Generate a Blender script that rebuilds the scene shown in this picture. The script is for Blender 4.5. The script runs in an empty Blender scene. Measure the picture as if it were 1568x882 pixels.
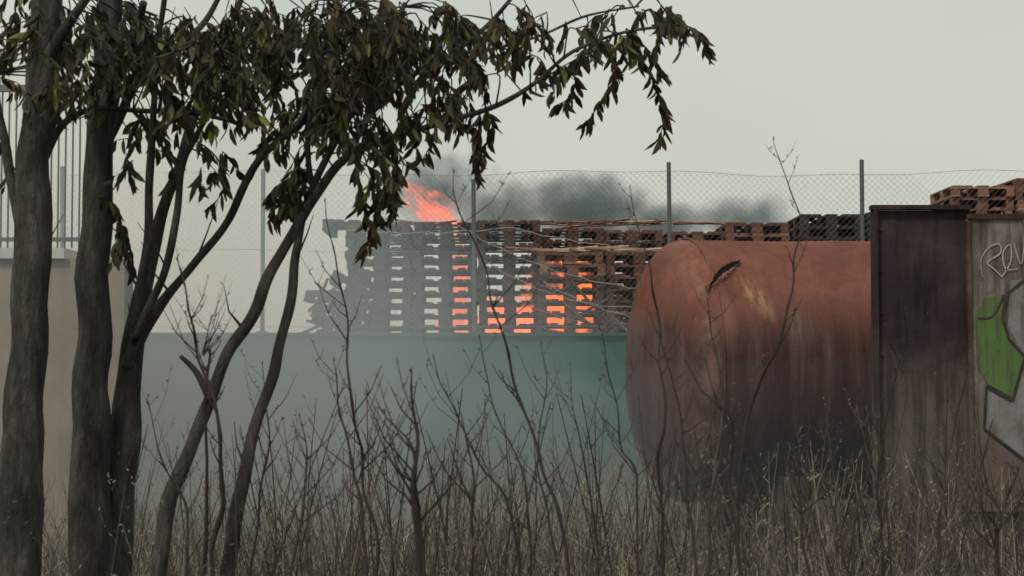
import bpy, math, random
from mathutils import Vector, Matrix, noise as mnoise
random.seed(7)
S=bpy.context.scene
S.view_settings.view_transform='Standard'
S.view_settings.look='None'
S.view_settings.exposure=0
F=2613.0; EYE=1.6
def W(u,v,d):
    """sketch direction (u right, v down) at a given distance -> metres"""
    return Vector(((u-784)/F*d, d, EYE+(565-v)/F*d))
R=random.random
def rr(a,b): return a+(b-a)*random.random()

# ---------------------------------------------------------------- helpers
class MB:
    def __init__(s): s.v=[];s.f=[];s.t=[];s.m=[]
    def add(s,vs,fs,tone=.5,mi=0):
        o=len(s.v); s.v+= [tuple(x) for x in vs]
        for f in fs:
            s.f.append([o+i for i in f]); s.t.append(tone); s.m.append(mi)
    def box(s,c,h,M=None,tone=.5,mi=0):
        vs=[]
        for z in(-1,1):
            for y in(-1,1):
                for x in(-1,1):
                    p=Vector((c[0]+x*h[0],c[1]+y*h[1],c[2]+z*h[2]))
                    vs.append(M@p if M else p)
        s.add(vs,[(0,2,3,1),(4,5,7,6),(0,1,5,4),(2,6,7,3),(0,4,6,2),(1,3,7,5)],tone,mi)
    def tube(s,pts,rad,n=6,tone=.5,mi=0,cap=True):
        vs=[];fs=[];k=len(pts)
        up=Vector((.3,.9,.2)).normalized()
        for i,p in enumerate(pts):
            a=pts[max(i-1,0)];b=pts[min(i+1,k-1)]
            t=(b-a)
            if t.length<1e-7:t=Vector((0,0,1))
            t.normalize()
            x=t.cross(up)
            if x.length<1e-3:x=t.cross(Vector((1,0,0)))
            x.normalize();y=t.cross(x)
            for j in range(n):
                q=2*math.pi*j/n
                vs.append(p+(x*math.cos(q)+y*math.sin(q))*rad[i])
        for i in range(k-1):
            for j in range(n):
                fs.append((i*n+j,i*n+(j+1)%n,(i+1)*n+(j+1)%n,(i+1)*n+j))
        if cap: fs.append(tuple(range(n))[::-1]); fs.append(tuple((k-1)*n+j for j in range(n)))
        s.add(vs,fs,tone,mi)
    def obj(s,name,mats,smooth=False,parent=None):
        me=bpy.data.meshes.new(name); me.from_pydata(s.v,[],s.f)
        for m in mats: me.materials.append(m)
        me.polygons.foreach_set('material_index',s.m)
        if smooth: me.polygons.foreach_set('use_smooth',[True]*len(s.f))
        a=me.attributes.new('tone','FLOAT','FACE'); a.data.foreach_set('value',s.t)
        me.update()
        o=bpy.data.objects.new(name,me); S.collection.objects.link(o)
        if parent:o.parent=parent
        return o
def empty(name):
    e=bpy.data.objects.new(name,None); S.collection.objects.link(e); return e
def spline(P,rad,sub=6):
    out=[];ro=[];n=len(P)
    for i in range(n-1):
        p0=P[max(i-1,0)];p1=P[i];p2=P[i+1];p3=P[min(i+2,n-1)]
        for k in range(sub):
            t=k/sub
            out.append(.5*((2*p1)+(p2-p0)*t+(2*p0-5*p1+4*p2-p3)*t*t+(3*p1-p0-3*p2+p3)*t**3))
            ro.append(rad[i]+(rad[i+1]-rad[i])*t)
    out.append(P[-1]);ro.append(rad[-1]); return out,ro

class NT:
    def __init__(s,name,rough=.9):
        s.mat=bpy.data.materials.new(name); s.mat.use_nodes=True
        s.n=s.mat.node_tree.nodes; s.l=s.mat.node_tree.links
        s.b=s.n['Principled BSDF']; s.b.inputs['Roughness'].default_value=rough
        s.b.inputs['Specular IOR Level'].default_value=.2
        s.out=s.n['Material Output']
        s.co=s.n.new('ShaderNodeTexCoord').outputs['Object']
    def set(s,sock,v):
        if hasattr(v,'is_linked') or hasattr(v,'links'): s.l.new(v,sock)
        else: sock.default_value=v
    def mapping(s,sc):
        m=s.n.new('ShaderNodeMapping'); m.inputs['Scale'].default_value=sc
        s.l.new(s.co,m.inputs['Vector']); return m.outputs[0]
    def noise(s,scale,detail=5,rough=.6,vec=None):
        t=s.n.new('ShaderNodeTexNoise'); t.inputs['Scale'].default_value=scale
        t.inputs['Detail'].default_value=min(detail,6); t.inputs['Roughness'].default_value=rough
        s.l.new(vec if vec else s.co,t.inputs['Vector']); return t.outputs['Fac']
    def ramp(s,fac,stops):
        r=s.n.new('ShaderNodeValToRGB'); e=r.color_ramp.elements
        while len(e)<len(stops): e.new(.5)
        for i,(p,c) in enumerate(stops):
            e[i].position=p; e[i].color=(*c,1) if not isinstance(c,(int,float)) else (c,c,c,1)
        s.l.new(fac,r.inputs[0]); return r.outputs[0]
    def mix(s,f,a,b,mode='MIX'):
        m=s.n.new('ShaderNodeMix'); m.data_type='RGBA'; m.blend_type=mode
        s.set(m.inputs[0],f)
        for k,v in((6,a),(7,b)):
            if isinstance(v,tuple): m.inputs[k].default_value=(*v,1)
            else: s.l.new(v,m.inputs[k])
        return m.outputs[2]
    def math(s,op,a,b=0.,c=None):
        m=s.n.new('ShaderNodeMath'); m.operation=op
        s.set(m.inputs[0],a); s.set(m.inputs[1],b)
        if c is not None: s.set(m.inputs[2],c)
        return m.outputs[0]
    def mrange(s,v,a,b,c=0.,d=1.):
        g=s.n.new('ShaderNodeMapRange'); g.interpolation_type='SMOOTHSTEP'
        s.l.new(v,g.inputs[0])
        for i,q in enumerate((a,b,c,d)): g.inputs[i+1].default_value=q
        return g.outputs[0]
    def attr(s,name='tone'):
        a=s.n.new('ShaderNodeAttribute'); a.attribute_name=name; return a.outputs['Fac']
    def sep(s):
        x=s.n.new('ShaderNodeSeparateXYZ'); s.l.new(s.co,x.inputs[0]); return x.outputs
    def col(s,c): s.set(s.b.inputs['Base Color'],c if not isinstance(c,tuple) else (*c,1)); return s
    def bump(s,h,st=.4,dist=.01):
        b=s.n.new('ShaderNodeBump'); b.inputs['Strength'].default_value=st; b.inputs['Distance'].default_value=dist
        s.l.new(h,b.inputs['Height']); s.l.new(b.outputs[0],s.b.inputs['Normal']); return s
    def vol(s,sh):
        s.n.remove(s.b); s.l.new(sh,s.out.inputs['Volume']); return s

# ---------------------------------------------------------------- materials
def m_tone(name,stops,nscale=0,rough=.9,transl=0):
    t=NT(name,rough)
    f=t.attr()
    if nscale: f=t.math('ADD',f,t.math('MULTIPLY',t.math('SUBTRACT',t.noise(nscale,2),.5),.5))
    c=t.ramp(f,stops); t.col(c)
    if transl:
        tr=t.n.new('ShaderNodeBsdfTranslucent'); t.l.new(c,tr.inputs[0])
        mx=t.n.new('ShaderNodeMixShader'); mx.inputs[0].default_value=transl
        t.l.new(t.b.outputs[0],mx.inputs[1]);t.l.new(tr.outputs[0],mx.inputs[2]);t.l.new(mx.outputs[0],t.out.inputs[0])
    return t.mat
M_leaf=m_tone('leaf',[(0,(.026,.024,.019)),(.4,(.055,.048,.03)),(.75,(.1,.088,.045)),(.97,(.24,.24,.06))],0,.7,.2)
M_bark=NT('bark')
M_bark.col(M_bark.ramp(M_bark.noise(14,6,.75,M_bark.mapping((1,1,.25))),[(.35,(.028,.026,.024)),(.52,(.072,.066,.06)),(.7,(.16,.148,.132))]))
M_bark.bump(M_bark.noise(45,5,.75,M_bark.mapping((1,1,.18))),1,.03); M_bark=M_bark.mat
M_stem=m_tone('dead_stem',[(0,(.028,.023,.022)),(.4,(.058,.046,.042)),(.75,(.14,.115,.095)),(1,(.38,.32,.24))])
M_grass=m_tone('dry_grass_blade',[(0,(.04,.039,.036)),(.45,(.09,.086,.073)),(.8,(.2,.19,.15)),(1,(.46,.42,.32))])
M_wood=NT('pallet_wood')
n1=M_wood.noise(9,4,.7,M_wood.mapping((1,.3,3)))
base=M_wood.ramp(M_wood.math('ADD',M_wood.attr(),M_wood.math('MULTIPLY',M_wood.math('SUBTRACT',n1,.5),.6)),
   [(0,(.03,.026,.024)),(.35,(.08,.044,.036)),(.6,(.15,.072,.055)),(.8,(.24,.13,.095)),(1,(.42,.3,.21))])
M_wood.col(base); M_wood=M_wood.mat
g=NT('ground_soil')
g.col(g.ramp(g.noise(.8,6,.65),[(.3,(.05,.045,.038)),(.55,(.1,.088,.068)),(.75,(.16,.14,.1))])); g.bump(g.noise(6,4),.6,.05); M_ground=g.mat

g=NT('green_paint',.7)
a=g.noise(1.2,6,.65); st=g.noise(3,6,.6,g.mapping((3,1,.15)))
c=g.mix(a,(.014,.075,.048),(.026,.115,.075)); c=g.mix(g.ramp(st,[(.5,0),(.8,.5)]),c,(.05,.085,.07))
c=g.mix(g.mrange(g.math('ADD',g.sep()[2],g.math('MULTIPLY',a,-.8)),.5,-.4),c,(.09,.1,.08))
g.col(c); g.bump(g.noise(25,3),.15,.01); M_green=g.mat

g=NT('rust_tank',.95)
g.b.inputs['Specular IOR Level'].default_value=.05
x=g.sep(); big=g.noise(1.3,6,.62); fine=g.noise(11,6,.75); stk=g.noise(2.0,6,.68,g.mapping((4,1.5,.3)))
c=g.ramp(big,[(.3,(.14,.06,.045)),(.5,(.2,.085,.062)),(.72,(.27,.125,.092))])
c=g.mix(g.ramp(fine,[(.42,0.),(.7,.5)]),c,(.11,.05,.04))
c=g.mix(g.ramp(stk,[(.5,0.),(.7,.5)]),c,(.09,.052,.046))
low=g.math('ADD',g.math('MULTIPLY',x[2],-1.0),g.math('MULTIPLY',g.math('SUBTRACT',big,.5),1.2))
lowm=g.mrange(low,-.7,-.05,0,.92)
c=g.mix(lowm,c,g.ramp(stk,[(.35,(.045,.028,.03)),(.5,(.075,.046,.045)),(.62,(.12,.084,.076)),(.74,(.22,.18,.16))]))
gx=g.math('DIVIDE',g.math('SUBTRACT',g.math('ADD',x[0],g.math('MULTIPLY',x[2],.45)),2.12),.12)
gz=g.math('DIVIDE',g.math('SUBTRACT',x[2],.62),.27)
gm=g.math('SUBTRACT',1.0,g.math('SQRT',g.math('ADD',g.math('MULTIPLY',gx,gx),g.math('MULTIPLY',gz,gz))))
gm=g.math('MULTIPLY',g.math('MAXIMUM',gm,0.),g.ramp(g.noise(7,6,.75,g.mapping((3,1,.4))),[(.42,0.),(.62,1.)]))
c=g.mix(gm,c,(.38,.22,.14))
gx=g.math('DIVIDE',g.math('SUBTRACT',x[0],1.56),.09)
gz=g.math('DIVIDE',g.math('SUBTRACT',x[2],.42),.3)
gm=g.math('SUBTRACT',1.0,g.math('SQRT',g.math('ADD',g.math('MULTIPLY',gx,gx),g.math('MULTIPLY',gz,gz))))
gm=g.math('MULTIPLY',g.math('MAXIMUM',gm,0.),.5)
c=g.mix(gm,c,(.3,.17,.12))
ew=g.math('SUBTRACT',1.0,g.math('DIVIDE',g.math('ABSOLUTE',g.math('SUBTRACT',x[0],1.40)),.13))
ew=g.math('MULTIPLY',g.math('MAXIMUM',ew,0.),g.ramp(g.noise(3,6,.7),[(.42,0.),(.66,.7)]))
c=g.mix(ew,c,(.32,.21,.17))
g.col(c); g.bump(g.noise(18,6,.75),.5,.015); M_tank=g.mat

def rustplate(name,c1,c2,c3):
    g=NT(name,.95); g.b.inputs['Specular IOR Level'].default_value=.05
    n=g.noise(2.2,6,.68); s=g.noise(4,6,.6,g.mapping((3,3,.3)))
    c=g.ramp(n,[(.32,c1),(.52,c2),(.7,c3)]); c=g.mix(g.ramp(s,[(.5,0.),(.7,.7)]),c,tuple(v*.55 for v in c1))
    z=g.sep()[2]
    m=g.mrange(g.math('ADD',z,g.math('MULTIPLY',n,-1.6)),1.2,.3,0.,.8)
    c=g.mix(m,c,g.ramp(s,[(.4,(.055,.044,.04)),(.6,(.13,.113,.1))]))
    g.col(c); g.bump(g.noise(30,5,.7),.4,.01); return g.mat
M_rdark=rustplate('rust_dark',(.03,.023,.026),(.047,.035,.037),(.075,.056,.052))
M_rmid=rustplate('rust_brown',(.045,.028,.024),(.085,.05,.04),(.15,.11,.09))
g=NT('painted_rusty_panel',.85)
z=g.sep()[2]; n=g.noise(3,6,.7); s=g.noise(5,6,.65,g.mapping((3,3,.25)))
c=g.ramp(n,[(.33,(.085,.065,.06)),(.46,(.165,.145,.135)),(.65,(.25,.235,.225))])
c=g.mix(g.ramp(s,[(.44,0.),(.64,.9)]),c,(.065,.044,.038))
lm=g.mrange(g.math('ADD',z,g.math('MULTIPLY',n,-1.2)),1.1,.1,0.,.8)
c=g.mix(lm,c,g.ramp(s,[(.4,(.07,.05,.038)),(.6,(.13,.1,.073))]))
g.col(c); g.bump(n,.3,.01); M_panel=g.mat
def paint(name,c,w=.4):
    g=NT(name,.6); n=g.noise(7,6,.7); s=g.noise(5,6,.65,g.mapping((3,3,.3)))
    k=g.mix(g.ramp(n,[(.42,0.),(.66,w)]),c,(.13,.1,.08)); g.col(g.mix(g.ramp(s,[(.5,0.),(.66,.7)]),k,(.075,.05,.04))); return g.mat
M_pw=paint('spray_white',(.38,.38,.36),.6); M_pg=paint('spray_green',(.08,.175,.045),.6); M_pb=paint('spray_black',(.025,.025,.028)); M_pgrey=paint('spray_grey',(.22,.215,.225),.7)
M_steel=NT('galvanised_steel',.6); M_steel.col(M_steel.mix(M_steel.noise(12),(.07,.08,.08),(.14,.15,.15))); M_steel=M_steel.mat
M_wire=NT('wire',.6).col((.2,.205,.2)).mat
M_strap=NT('pale_cable',.6).col((.34,.3,.26)).mat
M_dark=NT('painted_gash_shade',1).col((.006,.005,.005)).mat  # near-black colour stands in for shade inside the gash; shell is uncut
M_pale=NT('torn_steel',.9); M_pale.col(M_pale.mix(M_pale.noise(30),(.12,.06,.04),(.3,.17,.12))); M_pale=M_pale.mat
g=NT('render_plaster',.9); c=g.ramp(g.noise(2,6,.65),[(.3,(.2,.17,.14)),(.7,(.31,.27,.225))]); g.col(g.mix(g.ramp(g.noise(3,6,.6,g.mapping((3,3,.2))),[(.5,0.),(.75,.6)]),c,(.13,.105,.09))); g.bump(g.noise(40,4),.3,.01); M_plast=g.mat
M_sill=NT('white_sill',.7); M_sill.col(M_sill.mix(M_sill.noise(5),(.4,.4,.38),(.6,.6,.58))); M_sill=M_sill.mat

# ---------------------------------------------------------------- ground
m=MB()
def gz(x,y): return mnoise.noise(Vector((x*.25,y*.25,0)))*.07 if abs(x)<40 and 0<y<60 else 0
xs=[-900,-300,-100,-40]+[-30+i for i in range(61)]+[40,100,300,900]
ys=[-60,-20,-5]+[i for i in range(0,50)]+[60,100,250,900]
m.v=[(x,y,gz(x,y)-.03) for y in ys for x in xs]
nx=len(xs)
for j in range(len(ys)-1):
    for i in range(nx-1):
        m.f.append((j*nx+i,j*nx+i+1,(j+1)*nx+i+1,(j+1)*nx+i)); m.t.append(.5); m.m.append(0)
m.obj('ground',[M_ground],True)

# ---------------------------------------------------------------- green wall + fence
m=MB()
x=-12.
m.box((-2.75,20.15,.95),(9.3,.08,1.02))
while x<7:
    m.box((x+1.245,20.04,1.0-.05),(1.247,.028,1.04),tone=rr(.3,.7)); x+=2.5
m.box((-2.75,20.1,2.009),(9.4,.14,.018))
m.obj('green_wall',[M_green])
fence=empty('chain_link_fence')
m=MB(); FY=20.1
posts=[(-5.3),(-2.94),(-.44),(1.87),(4.14),(-7.8),(6.5)]
tops=[3.98,3.95,3.83,4.03,4.06,4,4]
for px_,zt_ in zip(posts,tops):
    P=[Vector((px_,FY,2.0)),Vector((px_+rr(-.02,.02),FY,zt_))]
    m.tube(P,[.026,.026],10); m.tube([P[1],P[1]+Vector((0,0,.015))],[.03,.022],10)
    m.box((px_,FY,2.036),(.06,.05,.008))
m.obj('posts',[M_steel],parent=fence)
m=MB()
zb,zt=2.05,3.93; sp=.075; x=-8.5; H=zt-zb
def sag(x): return 0.03*math.sin(x*1.35)-.02+.015*math.sin(x*3.7)
while x<6.6:
    for sg in(1,-1):
        pts=[]
        for k in range(5):
            t=k/4; xx=x+(sg*H*t)
            pts.append(Vector((xx,FY-.03+.012*math.sin(xx*3+k),zb+H*t+sag(xx)*t)))
        m.tube(pts,[.0013]*5,3,cap=False)
    x+=sp
for zz in(2.1,3.0,3.93):
    pts=[Vector((-8.5+i*.3,FY-.03,zz+sag(-8.5+i*.3)*(zz-2)/2)) for i in range(52)]
    m.tube(pts,[.0025]*52,4)
m.obj('mesh_wires',[M_wire],parent=fence)

# ---------------------------------------------------------------- pallets
def pallet(m,M,tone):
    def b(c,h): m.box(c,h,M,max(0,min(1,tone+rr(-.12,.12))))
    for xx,w in((-.3275,.0725),(-.19,.05),(0,.0725),(.19,.05),(.3275,.0725)): b((xx,0,.133),(w,.6,.011))
    for yy in(-.5275,0,.5275): b((0,yy,.111),(.4,.0725,.0105))
    for xx,w in((-.35,.05),(0,.0725),(.35,.05)):
        b((xx,0,.011),(w,.6,.011))
        for yy in(-.5275,0,.5275): b((xx,yy,.061),(w-.002,.07,.039))
def stack(xc,yc,ztop,tone=.5,rot=0,jit=.02,lean=0):
    m=MB(); n=round(ztop/.1445)
    for i in range(n):
        t=tone+rr(-.15,.15)
        M=Matrix.Translation((xc+rr(-jit,jit)+lean*(i/n)**2,yc+rr(-jit,jit)*2,i*ztop/n))@Matrix.Rotation(rot+rr(-.02,.02),4,'Z')
        pallet(m,M,t)
    return m.obj('pallet_stack',[M_wood])
for k in range(7):
    xc=-1.66+.815*k
    zt_={0:3.43,1:3.45,2:3.48,3:3.44,4:3.42,5:3.40,6:3.36}[k]
    stack(xc,22.1 if k<3 else 22.9,zt_,[.1,.15,.26,.42,.45,.48,.5][k],lean=-.03 if k==0 else 0)
for k in range(4):
    stack(.72+.82*k,21.2,3.02+(.0 if k<2 else .1),[.6,.55,.5,.5][k],rot=rr(-.03,.03))
stack(4.15,22.6,3.60,.12);stack(5.0,22.6,3.63,.12);
stack(3.15,22.4,3.48,.55)
for k in range(4):
    stack(6.12+.84*k,22.7,3.98 if k==0 else 4.08,.66)
for k in range(3): stack(3.6+.84*k,23.9,3.55,.45)
def loose(x,y,z,rx,ry,rz,tone=.2):
    m=MB(); pallet(m,Matrix.Translation((x,y,z))@Matrix.Rotation(rz,4,'Z')@Matrix.Rotation(ry,4,'Y')@Matrix.Rotation(rx,4,'X'),tone)
    m.obj('wooden_pallet',[M_wood])
loose(-2.0,22.0,3.33,0,.03,.02,.2); 
loose(-2.12,22.0,2.05,.1,.25,.3,.15);loose(-2.16,22.0,2.2,0,.22,.2,.12);loose(-2.12,21.9,2.36,.05,.3,-.2,.16);loose(-2.14,22.0,1.9,.05,.15,.1,.1)
loose(-2.0,21.95,2.53,.0,.5,.1,.14);loose(-2.35,21.5,1.86,.0,-.2,.5,.1);loose(-1.98,22.0,2.72,.0,1.1,.1,.1)
for k in range(12): loose(-2.1+rr(-.05,.1),22.05,.02+k*.146,0,0,rr(-.1,.1),.15)
m=MB()
for k in range(26):
    a=Vector((rr(-2.5,-1.9),rr(21.4,22.2),rr(1.9,2.7))); d=Vector((rr(-1,1),rr(-.3,.3),rr(-.2,1))).normalized()*rr(.15,.35)
    m.tube([a-d,a+d],[.02,.02],4,tone=rr(0,.3))
for k in range(22):
    a=Vector((rr(.2,1.7),21.,3.04+rr(0,.05))); d=Vector((rr(.3,1),rr(-.3,.3),rr(-.06,.06))).normalized()*rr(.2,.4)
    m.tube([a-d,a+d],[.018,.018],4,tone=rr(.7,1))
for k in range(30):
    a=Vector((rr(-1.6,2.8),22.0,3.47+rr(0,.03))); d=Vector((rr(.3,1),rr(-.3,.3),rr(-.05,.05))).normalized()*rr(.2,.5)
    m.tube([a-d,a+d],[.012,.012],4,tone=rr(.3,1))
for k in range(30):
    a=Vector((rr(.4,2.6),20.5,rr(2.0,2.9)))
    d=Vector((rr(-1,1),0,rr(-.35,.35))).normalized()*rr(.1,.35)
    m.tube([a-d,a+d],[.018,.018],4,tone=rr(.15,.7))
m.obj('broken_planks',[M_wood])
m=MB()
def cable(a,b,s,r=.005):
    pts=[]
    for i in range(15):
        t=i/14; p=a.lerp(b,t); p.z-=s*4*t*(1-t); p.z+=.012*math.sin(i*2.1); pts.append(p)
    m.tube(pts,[r]*15,4)
cable(W(700,345,20.45),W(965,440,20.45),.12);cable(W(735,395,20.45),W(975,470,20.45),.16)
cable(W(790,350,20.45),W(1060,385,20.45),.06);cable(W(520,352,20.5),W(790,347,20.5),.05);cable(W(830,430,20.45),W(1000,490,20.45),.08)
m.obj('fallen_cable',[M_strap])

# ---------------------------------------------------------------- tank
tank=empty('rusty_tank')
TR=1.15; TY=15.0; TZ=1.59; X0=1.50; X1=6.2; HD=.40
m=MB(); prof=[]
for i in range(25):
    a=math.pi/2*i/24; prof.append((X0-HD*math.cos(a)**.85,TR*math.sin(a)**.9))
xx=X0
while xx<X1-.01:
    xx+=.07; prof.append((min(xx,X1),TR))
for i in range(1,17):
    a=math.pi/2*i/16; prof.append((X1+HD*math.sin(a),TR*math.cos(a)))
NS=140
for (px_,r) in prof:
    for j in range(NS):
        q=2*math.pi*j/NS
        nz=mnoise.noise(Vector((px_*1.1,math.cos(q)*1.3,math.sin(q)*1.3)))*.02+mnoise.noise(Vector((px_*3.1,math.cos(q)*3.3,math.sin(q)*3.3)))*.008
        dz=r*math.sin(q); dy=-r*math.cos(q)
        w=math.exp(-(((px_-1.74)/.16)**2+((dz-.66)/.16)**2)) if dy<0 else 0
        rs=1+(nz-.05*w)*(r/TR)
        m.v.append((px_,dy*rs,dz*rs))
for i in range(len(prof)-1):
    for j in range(NS):
        m.f.append((i*NS+j,(i+1)*NS+j,(i+1)*NS+(j+1)%NS,i*NS+(j+1)%NS)); m.t.append(.5); m.m.append(0)
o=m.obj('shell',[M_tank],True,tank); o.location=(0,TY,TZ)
def onT(x,z,off):
    r=TR+off; y=-math.sqrt(max(r*r-z*z,0)); return Vector((x,y,z))
m=MB()
for xs_ in(X0+.01,3.3,4.9):
    pts=[Vector((xs_,math.cos(2*math.pi*i/64)*(TR+.004),math.sin(2*math.pi*i/64)*(TR+.004))) for i in range(65)]
    m.tube(pts,[.011]*65,5,cap=False)
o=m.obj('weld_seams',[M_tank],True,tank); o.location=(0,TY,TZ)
m=MB(); A=Vector((1.42,.64)); B=Vector((1.80,.925)); n=24; up_=[];lo=[]
d=(B-A).normalized(); pn=Vector((-d.y,d.x))
for i in range(n+1):
    t=i/n; w=math.sin(math.pi*t)**.8
    c=A.lerp(B,t)+pn*(.055*w)
    up_.append(c+pn*.014*w+pn*rr(-.004,.004)); lo.append(c-pn*(.034*w*(.4+t))+pn*rr(-.006,.006))
vs=[onT(p.x,p.y,.02) for p in up_]+[onT(p.x,p.y,.02) for p in lo]
m.add(vs,[(i,i+1,n+2+i,n+1+i) for i in range(n)],mi=0)
pts=[onT(p.x,p.y,.026) for p in lo]; vs=list(pts)
for i,p in enumerate(lo):
    w=math.sin(math.pi*i/n); vs.append(onT(p.x+.004*w,p.y-(.018+rr(0,.01))*w,.01*w+.012)); 
m.add(vs,[(i,i+1,n+2+i,n+1+i) for i in range(n)],mi=1)
m.tube([onT(p.x,p.y,.02) for p in up_],[.003+.008*math.sin(math.pi*i/n) for i in range(n+1)],6,mi=2)
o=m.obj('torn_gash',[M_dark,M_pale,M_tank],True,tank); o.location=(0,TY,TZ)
m=MB()
for xs_ in(2.2,5.4):
    m.box((xs_,TY,.22),(.12,.85,.25)); m.box((xs_,TY-.75,.5),(.1,.18,.2));m.box((xs_,TY+.75,.5),(.1,.18,.2))
m.obj('saddles',[M_rdark],parent=tank)
m=MB(); m.tube([Vector((4.2,TY,TZ+TR-.05)),Vector((4.2,TY,TZ+TR+.09))],[.25,.25],24);
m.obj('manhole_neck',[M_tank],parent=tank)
pv=Vector((1.5,TY,0))
tank.matrix_world=Matrix.Translation(pv)@Matrix.Rotation(math.radians(11),4,'Z')@Matrix.Translation(-pv)

# ---------------------------------------------------------------- rusty steel container with graffiti
cont=empty('rusty_steel_container')
CY=11.5
def cx(u): return (u-784)/F*CY
def cz(v): return EYE+(565-v)/F*CY
m=MB(); xl=cx(1337); xm=cx(1480); xr=5.6; zt=cz(322)
m.box(((xl+.62+xr)/2,CY+1.2,(zt-.1)/2),((xr-xl-.62)/2,1.15,(zt-.14)/2),mi=0)
m.obj('body',[M_rdark],parent=cont)
m=MB()
m.box(((xl+xm)/2,CY+.03,zt/2),((xm-xl)/2,.03,zt/2),mi=0)
m.box((xl+.015,CY-.0,zt/2),(.014,.05,zt/2+.004))
m.box(((xl+xm)/2+.01,CY+.0,zt+.02),((xm-xl)/2+.02,.05,.015))
for i in range(9): m.tube([Vector((xl+.05,CY,.3+i*.28)),Vector((xl+.05,CY-.014,.3+i*.28))],[.014,.012],8)
m.obj('end_plate',[M_rdark],parent=cont)
m=MB(); zpt=cz(334); zpb=cz(768)
m.box(((xm+xr)/2+.01,CY+.0,(zpt+zpb)/2),((xr-xm)/2-.02,.04,(zpt-zpb)/2))
o=m.obj('painted_panel',[M_panel],parent=cont)
m=MB()
m.box(((xm+xr)/2,CY-.03,zpt+.01),((xr-xm)/2,.03,.018)); m.box((xm+.008,CY-.035,(zpt+zpb)/2-.01),(.014,.03,(zpt-zpb)/2-.01)); m.box(((xm+xr)/2,CY-.02,zpb-.03),((xr-xm)/2,.045,.025))
m.box(((xm+xr)/2,CY+.02,(zpb-.06)/2),((xr-xm)/2,.03,(zpb-.06)/2))
m.obj('frame',[M_rmid],parent=cont)
m=MB(); gy=CY-.043
def G(u,v,o=0): return Vector((cx(u),gy-o,cz(v)))
def poly(ps,o,mi): m.add([G(u,v,o) for u,v in ps],[tuple(range(len(ps)))],mi=mi)
def stroke(ps,w,o,mi):
    P=[G(u,v,o) for u,v in ps]
    if len(P)>2: P,_=spline(P,[1]*len(P),5)
    vs=[];
    for i,p in enumerate(P):
        a=P[max(0,i-1)];b=P[min(len(P)-1,i+1)];t=(b-a).normalized();s=Vector((-t.z,0,t.x))*w*rr(.8,1.2)
        vs+=[p+s,p-s]
    m.add(vs,[(2*i,2*i+1,2*i+3,2*i+2) for i in range(len(P)-1)],mi=mi)
def lines(ps,w,o,mi):
    for i,(a,b) in enumerate(zip(ps[:-1],ps[1:])): 
        a=Vector(a);b=Vector(b);e=(b-a).normalized()*1.6
        stroke([a-e,b+e],w,o+.0003*i,mi)
greyp=[(1545,430),(1620,420),(1640,700),(1575,715),(1502,655),(1505,592),(1543,620),(1566,548),(1540,500)]
poly(greyp,.002,3)
poly([(1492,485),(1505,458),(1534,452),(1530,488),(1540,520),(1564,545),(1545,608),(1508,588),(1494,560)],.005,1)
poly([(1600,470),(1680,460),(1700,640),(1640,690),(1610,600)],.005,1)
lines([(1568,428),(1540,450),(1532,488),(1542,520),(1566,547),(1546,612),(1506,592),(1502,655),(1575,712),(1640,700)],.009,.008,2)
stroke([(1494,488),(1515,486),(1528,468),(1534,452)],.007,.007,2)
lines([(1600,470),(1610,600),(1640,690),(1700,640)],.012,.008,2)
stroke([(1503,425),(1500,400),(1512,380),(1528,374),(1530,388),(1510,402),(1520,412),(1532,424)],.005,.006,0)
stroke([(1532,424),(1546,400),(1545,375),(1534,388),(1538,412),(1556,412)],.005,.007,0)
stroke([(1550,372),(1562,405),(1568,350),(1566,335)],.005,.008,0)
m.obj('graffiti',[M_pw,M_pg,M_pb,M_pgrey],parent=cont)

# ---------------------------------------------------------------- plaster wall with railing at left
bl=empty('plaster_wall')
D=13.
m=MB(); xe=W(190,0,D).x; ztop=W(0,396,D).z
m.box((xe-2.5,D+.15,ztop/2),(2.5,.15,ztop/2))
m.obj('masonry',[M_plast],parent=bl)
m=MB(); m.box((xe-2.75-.2,D+.15,ztop+.04),(2.5,.2,.04)); m.obj('coping',[M_sill],parent=bl)
rail=empty('metal_railing')
m=MB(); x=xe-.28; zr=W(0,128,D).z
m.box((x-2.3,D+.15,zr),(2.3,.03,.025)); m.box((x-2.3,D+.15,ztop+.16),(2.3,.02,.015))
i=0
while i<80:
    xx=x-i*.055; th=.022 if i%14==0 else .006
    m.box((xx,D+.15,(zr+ztop+.09)/2),(th,th,(zr-ztop-.09)/2-.003)); i+=1
m.obj('bars',[M_steel],parent=rail)

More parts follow.
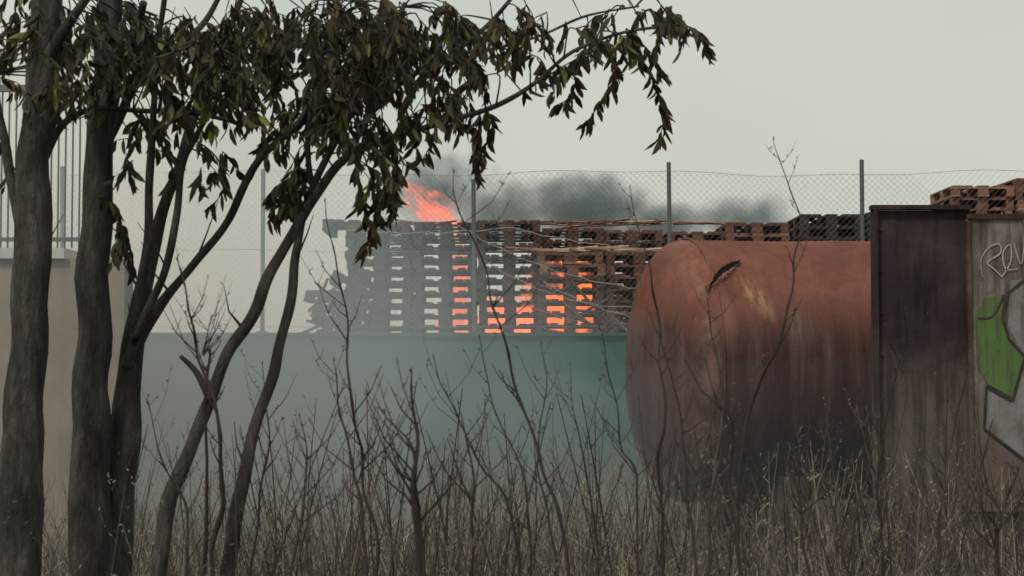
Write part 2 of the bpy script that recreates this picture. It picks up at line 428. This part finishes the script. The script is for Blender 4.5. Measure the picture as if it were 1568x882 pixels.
# ---------------------------------------------------------------- trees
def leaf(m,p,dr,L,w,tone):
    dr=dr.normalized(); s=dr.cross(Vector((rr(-1,1),rr(-1,1),rr(-.4,.4))))
    if s.length<1e-3: s=Vector((1,0,0))
    s.normalize(); n=dr.cross(s); curl=rr(-.45,.55)*L; fold=rr(.3,1.3); sc=rr(-.3,.3)*L
    T=(0,.22,.5,.78,1); Wd=(.06,.8,1,.68,.0); vs=[]
    for t,ww in zip(T,Wd):
        c=p+dr*(L*t)+n*(curl*t*t)+s*(sc*t*t)
        hw=w*.5*ww
        vs+=[c-s*hw+n*hw*fold,c,c+s*hw+n*hw*fold*rr(.5,1.2)]
    fs=[]
    for i in range(4):
        a=i*3; fs+=[(a,a+1,a+4,a+3),(a+1,a+2,a+5,a+4)]
    m.add(vs,fs,tone)
DT=6.0
samples=[]
def branch(m,ps,ds,n=10):
    P=[];Rd=[]
    k=len(ps)
    for i,(u,v,w) in enumerate(ps):
        d=ds[0]+(ds[1]-ds[0])*i/(k-1)
        P.append(W(u,v,d)); Rd.append(w*.5/F*d)
    P,Rd=spline(P,Rd,9)
    for i in range(1,len(P)):
        amp=min(.012,Rd[i]*.5)
        P[i]=P[i]+Vector((mnoise.noise(P[i]*5),mnoise.noise(P[i]*5+Vector((9,0,0))),0))*amp*1.8
        Rd[i]*=1+(.2 if Rd[i]<.025 else .09)*mnoise.noise(P[i]*6+Vector((0,5,0)))
    m.tube(P,Rd,n)
    for p,r in zip(P,Rd): samples.append(p)
    for i in range(2,len(P)-2,8):
        if R()<.5 and Rd[i]<.025:
            s=random.choice((-1,1)); q=P[i]+Vector((s*rr(.02,.06),rr(-.04,.04),rr(.05,.12))); q2=q+Vector((s*rr(.0,.08),rr(-.04,.04),rr(.03,.12)))
            m.tube([P[i],q,q2],[Rd[i]*.3,.003,.0012],5)
def twig(mt,ml,P,rad=.003,nl=9,L=(.07,.12),up=0,tone=(.1,.75)):
    pts,rd=spline(P,[rad*(1-.7*i/(len(P)-1)) for i in range(len(P))],4)
    mt.tube(pts,rd,4)
    for i in range(nl):
        t=(i+rr(0,.9))/nl; k=min(int(t*(len(pts)-1)),len(pts)-2)
        p=pts[k].lerp(pts[k+1],t*(len(pts)-1)-k)
        ax=(pts[k+1]-pts[k]).normalized()
        dr=Vector((rr(-.6,.6),rr(-.6,.6),-1.1+rr(-.1,.7)))+ax*.5
        l=rr(*L); leaf(ml,p,dr,l,l*rr(.26,.42),rr(*tone))
def cluster(mt,ml,u,v,ru,rv,n,d=DT,dd=.7,tone=(.0,.75)):
    n=int(n*1.15)
    for i in range(n):
        a=rr(0,2*math.pi); q=math.sqrt(R())
        p=W(u+ru*q*math.cos(a),v+rv*q*math.sin(a),d+rr(-dd,dd))
        if mnoise.noise(p*4.5)<-.16: continue
        best=min(samples[::2],key=lambda s:(s.x-p.x)**2+(s.z-p.z)**2+.25*(s.y-p.y)**2)
        if R()<.6:
            mid=best.lerp(p,.5)+Vector((rr(-.03,.03),0,rr(0,.06)))
            pp,rd=spline([best,mid,p],[.004,.003,.002],3); mt.tube(pp,rd,4)
        sd=1 if p.x>best.x else -1
        q1=p+Vector((sd*rr(-.01,.07),rr(-.05,.05),-rr(.0,.06))); q2=q1+Vector((sd*rr(-.03,.05),rr(-.05,.05),-rr(.03,.09)))
        lt=rr(-.15,.15)
        if R()<.06: lt=.35
        twig(mt,ml,[p,q1,q2],.0025,random.randint(6,12),(.035,.075),tone=(max(0,tone[0]+lt),tone[1]+lt))

def build_tree(name,branches,clusters,twigs):
    global samples
    samples=[]
    e=empty(name); mt=MB(); ml=MB()
    for ps,ds in branches: branch(mt,ps,ds)
    for c in clusters: cluster(mt,ml,*c)
    for ps,d,nl in twigs:
        twig(mt,ml,[W(u,v,d+.1*i) for i,(u,v) in enumerate(ps)],.004,int(nl*1.9),(.04,.08),tone=(.0,.85))
    mt.obj('trunk_and_branches',[M_bark],True,e); ml.obj('leaves',[M_leaf],False,e)
build_tree('tree',[
  ([(20,1290,110),(28,1050,82),(34,850,68),(38,600,60),(48,300,52),(60,50,46),(70,-160,40)],(5.6,5.7)),
  ([(60,260,14),(90,190,10),(140,165,9),(220,168,8),(300,172,7),(380,192,5)],(5.7,6.1)),
  ([(45,420,16),(10,250,14),(-20,100,12)],(5.7,5.9)),
  ([(62,90,20),(110,20,15),(160,-60,10)],(5.6,5.5)),
 ],[(90,20,130,45,58),(20,90,60,60,18),(110,110,50,50,16),(180,60,80,50,34),(10,190,30,50,5)],[])
build_tree('tree.001',[
  ([(165,1270,105),(155,1050,82),(145,850,68),(137,650,58),(143,400,48),(154,170,42),(168,0,36),(180,-150,32)],(6.0,6.1)),
  ([(185,1270,70),(180,1000,58),(185,800,50),(195,640,44),(212,500,32),(238,350,20),(272,250,16),(305,150,13),(345,50,10),(380,-40,8)],(6.05,6.3)),
  ([(205,540,24),(250,455,17),(300,400,14),(350,330,13),(395,245,12),(450,190,10),(500,110,8),(540,20,6)],(6.1,6.0)),
  ([(195,560,20),(215,460,16),(225,330,13),(230,180,11),(238,60,9),(250,-30,8)],(6.05,5.8)),
  ([(205,520,16),(250,420,12),(268,330,11),(280,240,10),(330,150,8),(360,60,6)],(6.0,5.8)),
  ([(150,250,18),(190,150,14),(240,90,12),(300,40,10),(340,-20,8)],(6.1,6.4)),
  ([(165,130,18),(200,70,13),(215,0,11)],(6.1,5.7)),
 ],[(300,55,130,65,98),(420,60,120,75,98),(240,160,60,35,14),(330,240,28,30,8),(210,235,45,28,7),(180,345,16,32,6),(370,135,80,45,34)],
 [([(300,215),(330,240),(345,280),(320,320)],6.1,14),([(150,300),(180,320),(185,370)],6.0,12)])
build_tree('tree.002',[
  ([(225,1330,34),(235,1000,28),(250,840,25),(270,740,23),(315,620,21),(350,545,20),(395,470,19),(440,370,17),(480,300,15),(530,240,13),(600,208,11),(680,185,9),(760,160,8),(820,125,7),(880,75,6),(960,45,5),(1040,35,4)],(5.7,6.0)),
  ([(340,1300,32),(345,1000,26),(355,850,23),(380,700,20),(420,560,18),(445,450,16),(455,370,14),(480,280,12),(530,180,10),(580,90,8),(620,0,7)],(5.9,6.3)),
  ([(320,610,15),(300,570,10),(275,545,6)],(5.75,5.7)),
  ([(530,240,12),(560,180,10),(620,120,9),(690,80,8),(760,20,7),(800,-30,5)],(5.9,6.2)),
  ([(480,290,10),(470,220,9),(480,140,8),(500,40,7)],(6,5.8)),
  ([(690,80,6),(760,70,5),(830,50,4),(900,20,4),(980,5,3)],(6.1,6.2)),
 ],[(540,45,120,65,104),(550,135,85,60,60),(650,45,80,50,54),(480,190,60,45,26),(700,110,50,50,18),(640,150,50,35,12),(575,240,28,50,14),(440,270,26,28,8),(800,30,70,30,24),(860,85,35,30,10),(930,40,50,25,14),(1010,18,40,18,10)],
 [([(590,210),(592,270),(575,330),(560,385)],5.95,22),([(600,215),(605,270),(600,330)],5.9,18),([(545,235),(550,300),(570,350)],6.05,16),
  ([(455,250),(450,290),(425,330)],5.95,14),([(470,250),(460,300),(440,325)],6.05,12),
  ([(735,165),(732,215),(733,268)],5.95,16),([(745,165),(755,200),(728,245)],6.0,12),
  ([(1000,35),(1050,35),(1080,52),(1085,75)],6.0,17),([(960,45),(985,90),(1010,140),(1020,175),(1008,215)],6.0,24),
  ([(930,55),(945,100),(930,140),(895,192)],6.0,20),([(850,95),(880,115),(875,145),(850,160)],6.0,15),([(820,120),(830,90),(800,75)],6,8),
  ([(900,65),(880,95),(850,125)],6.05,10),([(650,190),(660,215),(645,245)],6.0,8),([(690,185),(720,190)],6.0,6),([(760,20),(790,60),(780,95)],6.1,12),([(700,80),(735,100),(745,140)],6.0,14),
  ([(800,140),(860,100),(920,70)],6.0,12),([(960,40),(1000,80),(1015,110)],6.05,12)])

# ---------------------------------------------------------------- weeds
def stalk(ps,d,w,name='dead_weed_stalk',nb=8,tone=None):
    m=MB(); tone=rr(.05,.4) if tone is None else tone
    P=[W(u,v,d+rr(-.06,.06)) for u,v in ps]
    b=P[-1].copy(); P.append(Vector((b.x+rr(-.05,.05)*1.5,b.y+rr(-.1,.1),-.03)))
    P=P[::-1]; k=len(P); r0=w*.5/F*d
    Rd=[r0*(1.15-.95*i/(k-1)) for i in range(k)]
    pts,rd=spline(P,Rd,7)
    for i,p in enumerate(pts): p.x+=.02*mnoise.noise(p*7); rd[i]*=1+(.35 if i%5==0 else 0)
    m.tube(pts,rd,6,tone=tone)
    twigs_on(m,pts,rd,nb,tone); 
    m.tube([pts[-1],pts[-1]+Vector((rr(-.003,.003),0,.008)),pts[-1]+Vector((0,0,.016))],[rd[-1],rd[-1]*2.2,rd[-1]*.5],5,tone=tone)
    return m.obj(name,[M_stem])
def twigs_on(m,pts,rd,nb,tone,lmin=.05,lmax=.28):
    n=len(pts)
    for j in range(nb):
        k=random.randint(n//3,n-2); p=pts[k]; L=rr(lmin,lmax)*(1.1-.5*k/n)
        s=random.choice((-1,1)); a=rr(.3,.95)
        q=p+Vector((s*math.sin(a),rr(-.5,.5),math.cos(a)))*L*.5
        q2=q+Vector((s*math.sin(a*.6),rr(-.3,.3),math.cos(a*.6)))*L*.5
        r=min(rd[k]*.55,.0032)
        m.tube([p,q,q2],[r,r*.7,r*.35],4,tone=tone+rr(-.1,.15))
        if R()<.7:
            m.tube([q,q+Vector((-s*.3,rr(-.4,.4),.8))*L*.3],[r*.6,r*.25],4,tone=tone+.1)
        for b in range(3):
            c=p.lerp(q,R()) if R()<.5 else q.lerp(q2,R())
            m.tube([c,c+Vector((rr(-1,1),0,rr(0,1)))*.012],[.002,.001],3,tone=tone+.2)
hand=[([(1190,215),(1205,270),(1228,350),(1215,430),(1190,520),(1150,620),(1130,760)],5,5),
([(970,290),(975,350),(995,420),(1010,500),(1015,640),(1010,800)],5,5),
([(695,265),(705,320),(735,400),(765,500),(790,600),(835,720),(865,882)],4.6,6),
([(633,572),(636,640),(640,740),(645,882)],4.2,11),([(590,635),(625,675),(640,730),(650,882)],4.3,9),
([(497,310),(505,380),(528,470),(540,600),(555,720),(580,882)],5,6),([(505,555),(520,620),(545,720),(560,860)],4.6,7),
([(268,400),(285,470),(305,540),(335,650),(345,760),(330,882)],4.8,9),([(320,490),(308,540),(320,620)],5,6),
([(1080,445),(1092,520),(1112,620),(1118,740),(1130,882)],4.8,6),([(1383,460),(1378,540),(1350,660),(1340,800)],5.2,4),
([(915,500),(935,570),(950,680),(975,800)],4.8,4),([(832,530),(835,600),(820,700),(850,860)],5,4),([(665,550),(690,620),(740,710),(790,860)],4.7,5),
([(1480,560),(1460,650),(1440,760),(1430,882)],5,5),([(875,560),(880,640),(900,740),(915,882)],5,4),([(1010,505),(1030,600),(1050,700),(1060,882)],4.7,5),
([(1165,555),(1120,640),(1095,760),(1085,882)],4.9,5),([(1330,640),(1320,720),(1300,882)],4.4,6),([(700,620),(720,700),(722,882)],4.5,6),
([(460,640),(470,720),(450,882)],4.6,6),([(400,560),(410,660),(395,800)],5,5),([(225,610),(260,720),(290,860)],5,5),([(1560,720),(1530,800),(1520,882)],4.5,8),
([(735,520),(760,620),(800,740),(810,882)],4.8,5),([(1240,640),(1215,740),(1235,882)],4.6,6)]
for ps,d,w in hand: stalk(ps,d,w,nb=random.randint(6,12))
m=MB()
def rstem(m,u,top,d,w,tone,nb,ln=.28):
    x=W(u,top,d)
    b=Vector((x.x+rr(-ln,ln),d+rr(-.2,.2),-.03)); mid=b.lerp(x,.55)+Vector((rr(-.07,.07),rr(-.05,.05),0))
    r=w*.5/F*d; pts,rd=spline([b,mid,x],[r,r*.75,r*.3],5)
    m.tube(pts,rd,4,tone=tone); twigs_on(m,pts,rd,nb,tone,.04,.22)
for i in range(230):
    u=rr(190,1600); d=rr(4.2,9.5); rstem(m,u,rr(580,800),d,rr(2.,4.4),rr(.05,.7),random.randint(4,10),.4)
m.obj('weed_thicket',[M_stem])
m=MB()
for i in range(1250):
    u=rr(-60,1640); d=rr(5,13); base=735 if u>350 else 775
    rstem(m,u,base+rr(-60,120)+55*mnoise.noise(Vector((u*.008,d*.3,0))),d,rr(1.2,2.6),rr(.2,1.0),random.randint(3,6),.5)
m.obj('dry_brush',[M_stem])
m=MB()
for i in range(30000):
    d=3.5+14.5*R()**.8; x=rr(-.36,.36)*d+rr(-.3,.3); cl=mnoise.noise(Vector((x*.9,d*.9,3)))
    h=rr(.25,.85)*(1.0+.7*cl)
    if d<6: h*=1.3
    if d>12: h*=.65
    b=Vector((x,d,-.02)); ln=Vector((rr(-.8,.8),rr(-.5,.5),0))*h; w=rr(.0014,.0038)
    s=Vector((rr(.4,1),rr(-.6,.6),0)).normalized()*w; t1=b+ln*.3+Vector((0,0,h*.6)); t2=b+ln+Vector((0,0,h*rr(.45,1)))
    m.add([b-s,b+s,t1+s*.8,t1-s*.8,t2],[(0,1,2,3),(3,2,4)],max(0,min(1,rr(.0,1.)**1.25+.35*cl)))
m.obj('dry_grass',[M_grass])

# ---------------------------------------------------------------- smoke + fire volumes
haze=empty('smoke_haze')
def puff(c,r,dens,seed,col=(.66,.8,.88)):
    m=MB(); nu,nv=48,24
    for j in range(nv+1):
        th=math.pi*j/nv
        for i in range(nu):
            ph=2*math.pi*i/nu
            dv=Vector((math.sin(th)*math.cos(ph),math.sin(th)*math.sin(ph),math.cos(th)))
            k=1+.22*mnoise.noise(dv*1.6+Vector((seed*3.7,0,0)))+.09*mnoise.noise(dv*4+Vector((seed*1.7,3,0)))
            m.v.append((dv.x*k*r[0],dv.y*k*r[1],dv.z*k*r[2]))
    for j in range(nv):
        for i in range(nu):
            q=(j*nu+i,j*nu+(i+1)%nu,(j+1)*nu+(i+1)%nu,(j+1)*nu+i)
            m.f.append(q[::-1]); m.t.append(.5); m.m.append(0)
    t=NT('haze_mat'); s=t.n.new('ShaderNodeVolumeScatter'); s.inputs['Color'].default_value=(*col,1); s.inputs['Density'].default_value=dens
    t.vol(s.outputs[0])
    o=m.obj('puff',[t.mat],False,haze); o.location=c
puff((-6.5,14.8,1.2),(6.6,5.4,3.6),.045,1)
puff((-4.2,15.6,.9),(5.6,4.6,2.3),.04,2)
puff((-2.3,16.0,.5),(4.2,3.8,1.7),.035,3)
puff((-7.5,14.8,2.2),(6.,5.2,5.2),.025,4)
puff((-.6,17.4,.6),(3.6,2.6,2.2),.014,5)
puff((-4.2,18.,1.6),(3.8,2.4,3.0),.055,6)
puff((1.5,12.5,.2),(4.5,3.6,1.5),.014,7)

def volbox(name,c,h,build,step=1.0):
    m=MB(); m.box((0,0,0),h); t=NT(name+'_mat')
    build(t,h)
    o=m.obj(name,[t.mat]); o.location=c
    t.mat.cycles.volume_step_rate=step
    return o
def ellip(t,h,c=(0,0,0)):
    mp=t.n.new('ShaderNodeMapping'); mp.vector_type='TEXTURE'; mp.inputs['Location'].default_value=c; mp.inputs['Scale'].default_value=h
    t.l.new(t.co,mp.inputs['Vector'])
    v=t.n.new('ShaderNodeVectorMath'); v.operation='LENGTH'; t.l.new(mp.outputs[0],v.inputs[0])
    return t.math('SUBTRACT',1.0,v.outputs['Value'])
def sc_abs(t,dens,col,g=.0):
    s=t.n.new('ShaderNodeVolumeScatter'); s.inputs['Color'].default_value=(*col,1); s.inputs['Anisotropy'].default_value=g
    t.l.new(dens,s.inputs['Density'])
    a=t.n.new('ShaderNodeVolumeAbsorption'); a.inputs['Color'].default_value=(*col,1); t.l.new(dens,a.inputs['Density'])
    ad=t.n.new('ShaderNodeAddShader'); t.l.new(s.outputs[0],ad.inputs[0]); t.l.new(a.outputs[0],ad.inputs[1]); t.vol(ad.outputs[0])
def plumeb(t,h):
    n=t.noise(2.1,3,.62)
    es=None
    for c,r,k in(((-.9,0,.1),(1.4,1,.82),.85),((.1,0,-.25),(1.3,1,.65),1.1),((1.2,0,-.2),(1.5,1,.7),1.35),((2.2,0,-.45),(1.2,1,.5),1.15),((3.6,0,-.35),(1.0,1,.56),.95)):
        e=t.math('MULTIPLY',t.math('MAXIMUM',ellip(t,r,c),0.),k); es=e if es is None else t.math('MAXIMUM',es,e)
    d=t.math('SUBTRACT',es,t.math('MULTIPLY',t.math('SUBTRACT',.62,n),1.9))
    d=t.math('MULTIPLY',t.mrange(d,-.12,.9),t.mrange(es,.0,.2))
    d=t.math('MULTIPLY',d,3.0)
    sc_abs(t,d,(.28,.37,.39))
volbox('smoke_plume',(-.1,25.4,4.15),(4.9,1.05,.95),plumeb,1.2)
def fireb(amp,thr,ns,col=(1.0,.2,.09),zs=.5,k=1.1,es=1.5):
    def f(t,h):
        e=ellip(t,h)
        n=t.noise(ns,3,.6,t.mapping((1,1,zs)))
        d=t.math('ADD',t.math('MULTIPLY',t.math('SUBTRACT',n,thr),5),t.math('MULTIPLY',e,es))
        d=t.math('MINIMUM',t.math('MAXIMUM',d,0.),1.)
        d=t.math('MULTIPLY',d,t.mrange(e,0.,.2))
        em_=t.math('MULTIPLY',t.math('POWER',d,1.5),amp); d=t.math('MULTIPLY',d,amp)
        a=t.n.new('ShaderNodeVolumeAbsorption'); a.inputs[0].default_value=(0,0,0,1); t.l.new(d,a.inputs['Density'])
        em=t.n.new('ShaderNodeEmission'); em.inputs[0].default_value=(*col,1); t.l.new(t.math('MULTIPLY',em_,k),em.inputs[1])
        ad=t.n.new('ShaderNodeAddShader'); t.l.new(a.outputs[0],ad.inputs[0]); t.l.new(em.outputs[0],ad.inputs[1]); t.vol(ad.outputs[0])
    return f
volbox('fire',(-.2,23.15,2.12),(.98,.3,.62),fireb(9,.5,3.4,es=1.2,k=2.),1)
volbox('fire',(-.74,23.0,2.75),(.22,.25,.75),fireb(9,.48,3.4,es=1.0,k=1.3),1)
volbox('fire',(-2.0,22.95,2.02),(.45,.2,.16),fireb(10,.4,6,es=1.3,k=2.2),1)
volbox('fire',(.72,22.05,2.5),(.68,.16,.68),fireb(16,.5,4.2,(1,.2,.05),es=1.2,k=1.8),1)
o=volbox('fire',(-1.02,22.6,3.70),(.62,.3,.28),fireb(6,.53,5.0,(1.0,.22,.14),zs=2,es=1.1,k=1.6),1); o.rotation_euler=(0,math.radians(38),0)

# ---------------------------------------------------------------- sky / light
w=bpy.data.worlds.new('World'); S.world=w; w.use_nodes=True
nt=w.node_tree; bg=nt.nodes['Background']
sk=nt.nodes.new('ShaderNodeTexSky'); sk.sky_type='NISHITA'; sk.sun_disc=False
el=math.radians(50); az=math.radians(215)
sk.sun_elevation=el; sk.sun_rotation=az; sk.dust_density=6; sk.air_density=1.5
sc=nt.nodes.new('ShaderNodeVectorMath'); sc.operation='SCALE'; sc.inputs['Scale'].default_value=.1
nt.links.new(sk.outputs[0],sc.inputs[0])
tc=nt.nodes.new('ShaderNodeTexCoord'); nz=nt.nodes.new('ShaderNodeTexNoise'); nz.inputs['Scale'].default_value=3.2; nz.inputs['Detail'].default_value=3
nt.links.new(tc.outputs['Generated'],nz.inputs['Vector'])
rp=nt.nodes.new('ShaderNodeValToRGB'); rp.color_ramp.elements[0].position=.3; rp.color_ramp.elements[1].position=.7
rp.color_ramp.elements[0].color=(.57,.61,.55,1); rp.color_ramp.elements[1].color=(.74,.74,.64,1)
nt.links.new(nz.outputs[0],rp.inputs[0])
mx=nt.nodes.new('ShaderNodeMix'); mx.data_type='RGBA'; mx.inputs[0].default_value=.88
nt.links.new(sc.outputs[0],mx.inputs[6]); nt.links.new(rp.outputs[0],mx.inputs[7])
nt.links.new(mx.outputs[2],bg.inputs[0]); bg.inputs[1].default_value=1.0
sd=bpy.data.lights.new('sun','SUN'); sd.energy=1.6; sd.angle=math.radians(10); sd.color=(1,.93,.82)
so=bpy.data.objects.new('sun',sd); S.collection.objects.link(so)
dirv=Vector((math.sin(az)*math.cos(el),math.cos(az)*math.cos(el),math.sin(el)))
so.rotation_euler=dirv.to_track_quat('Z','Y').to_euler()
# ---------------------------------------------------------------- camera
cd=bpy.data.cameras.new('camera'); cam=bpy.data.objects.new('camera',cd); S.collection.objects.link(cam)
cam.location=(0,0,EYE); cam.rotation_euler=(math.radians(90+2.72),0,0)
cd.lens=60; cd.sensor_width=36; cd.clip_end=3000; cd.clip_start=.1
cd.dof.use_dof=True; cd.dof.focus_distance=12; cd.dof.aperture_fstop=8
S.camera=cam
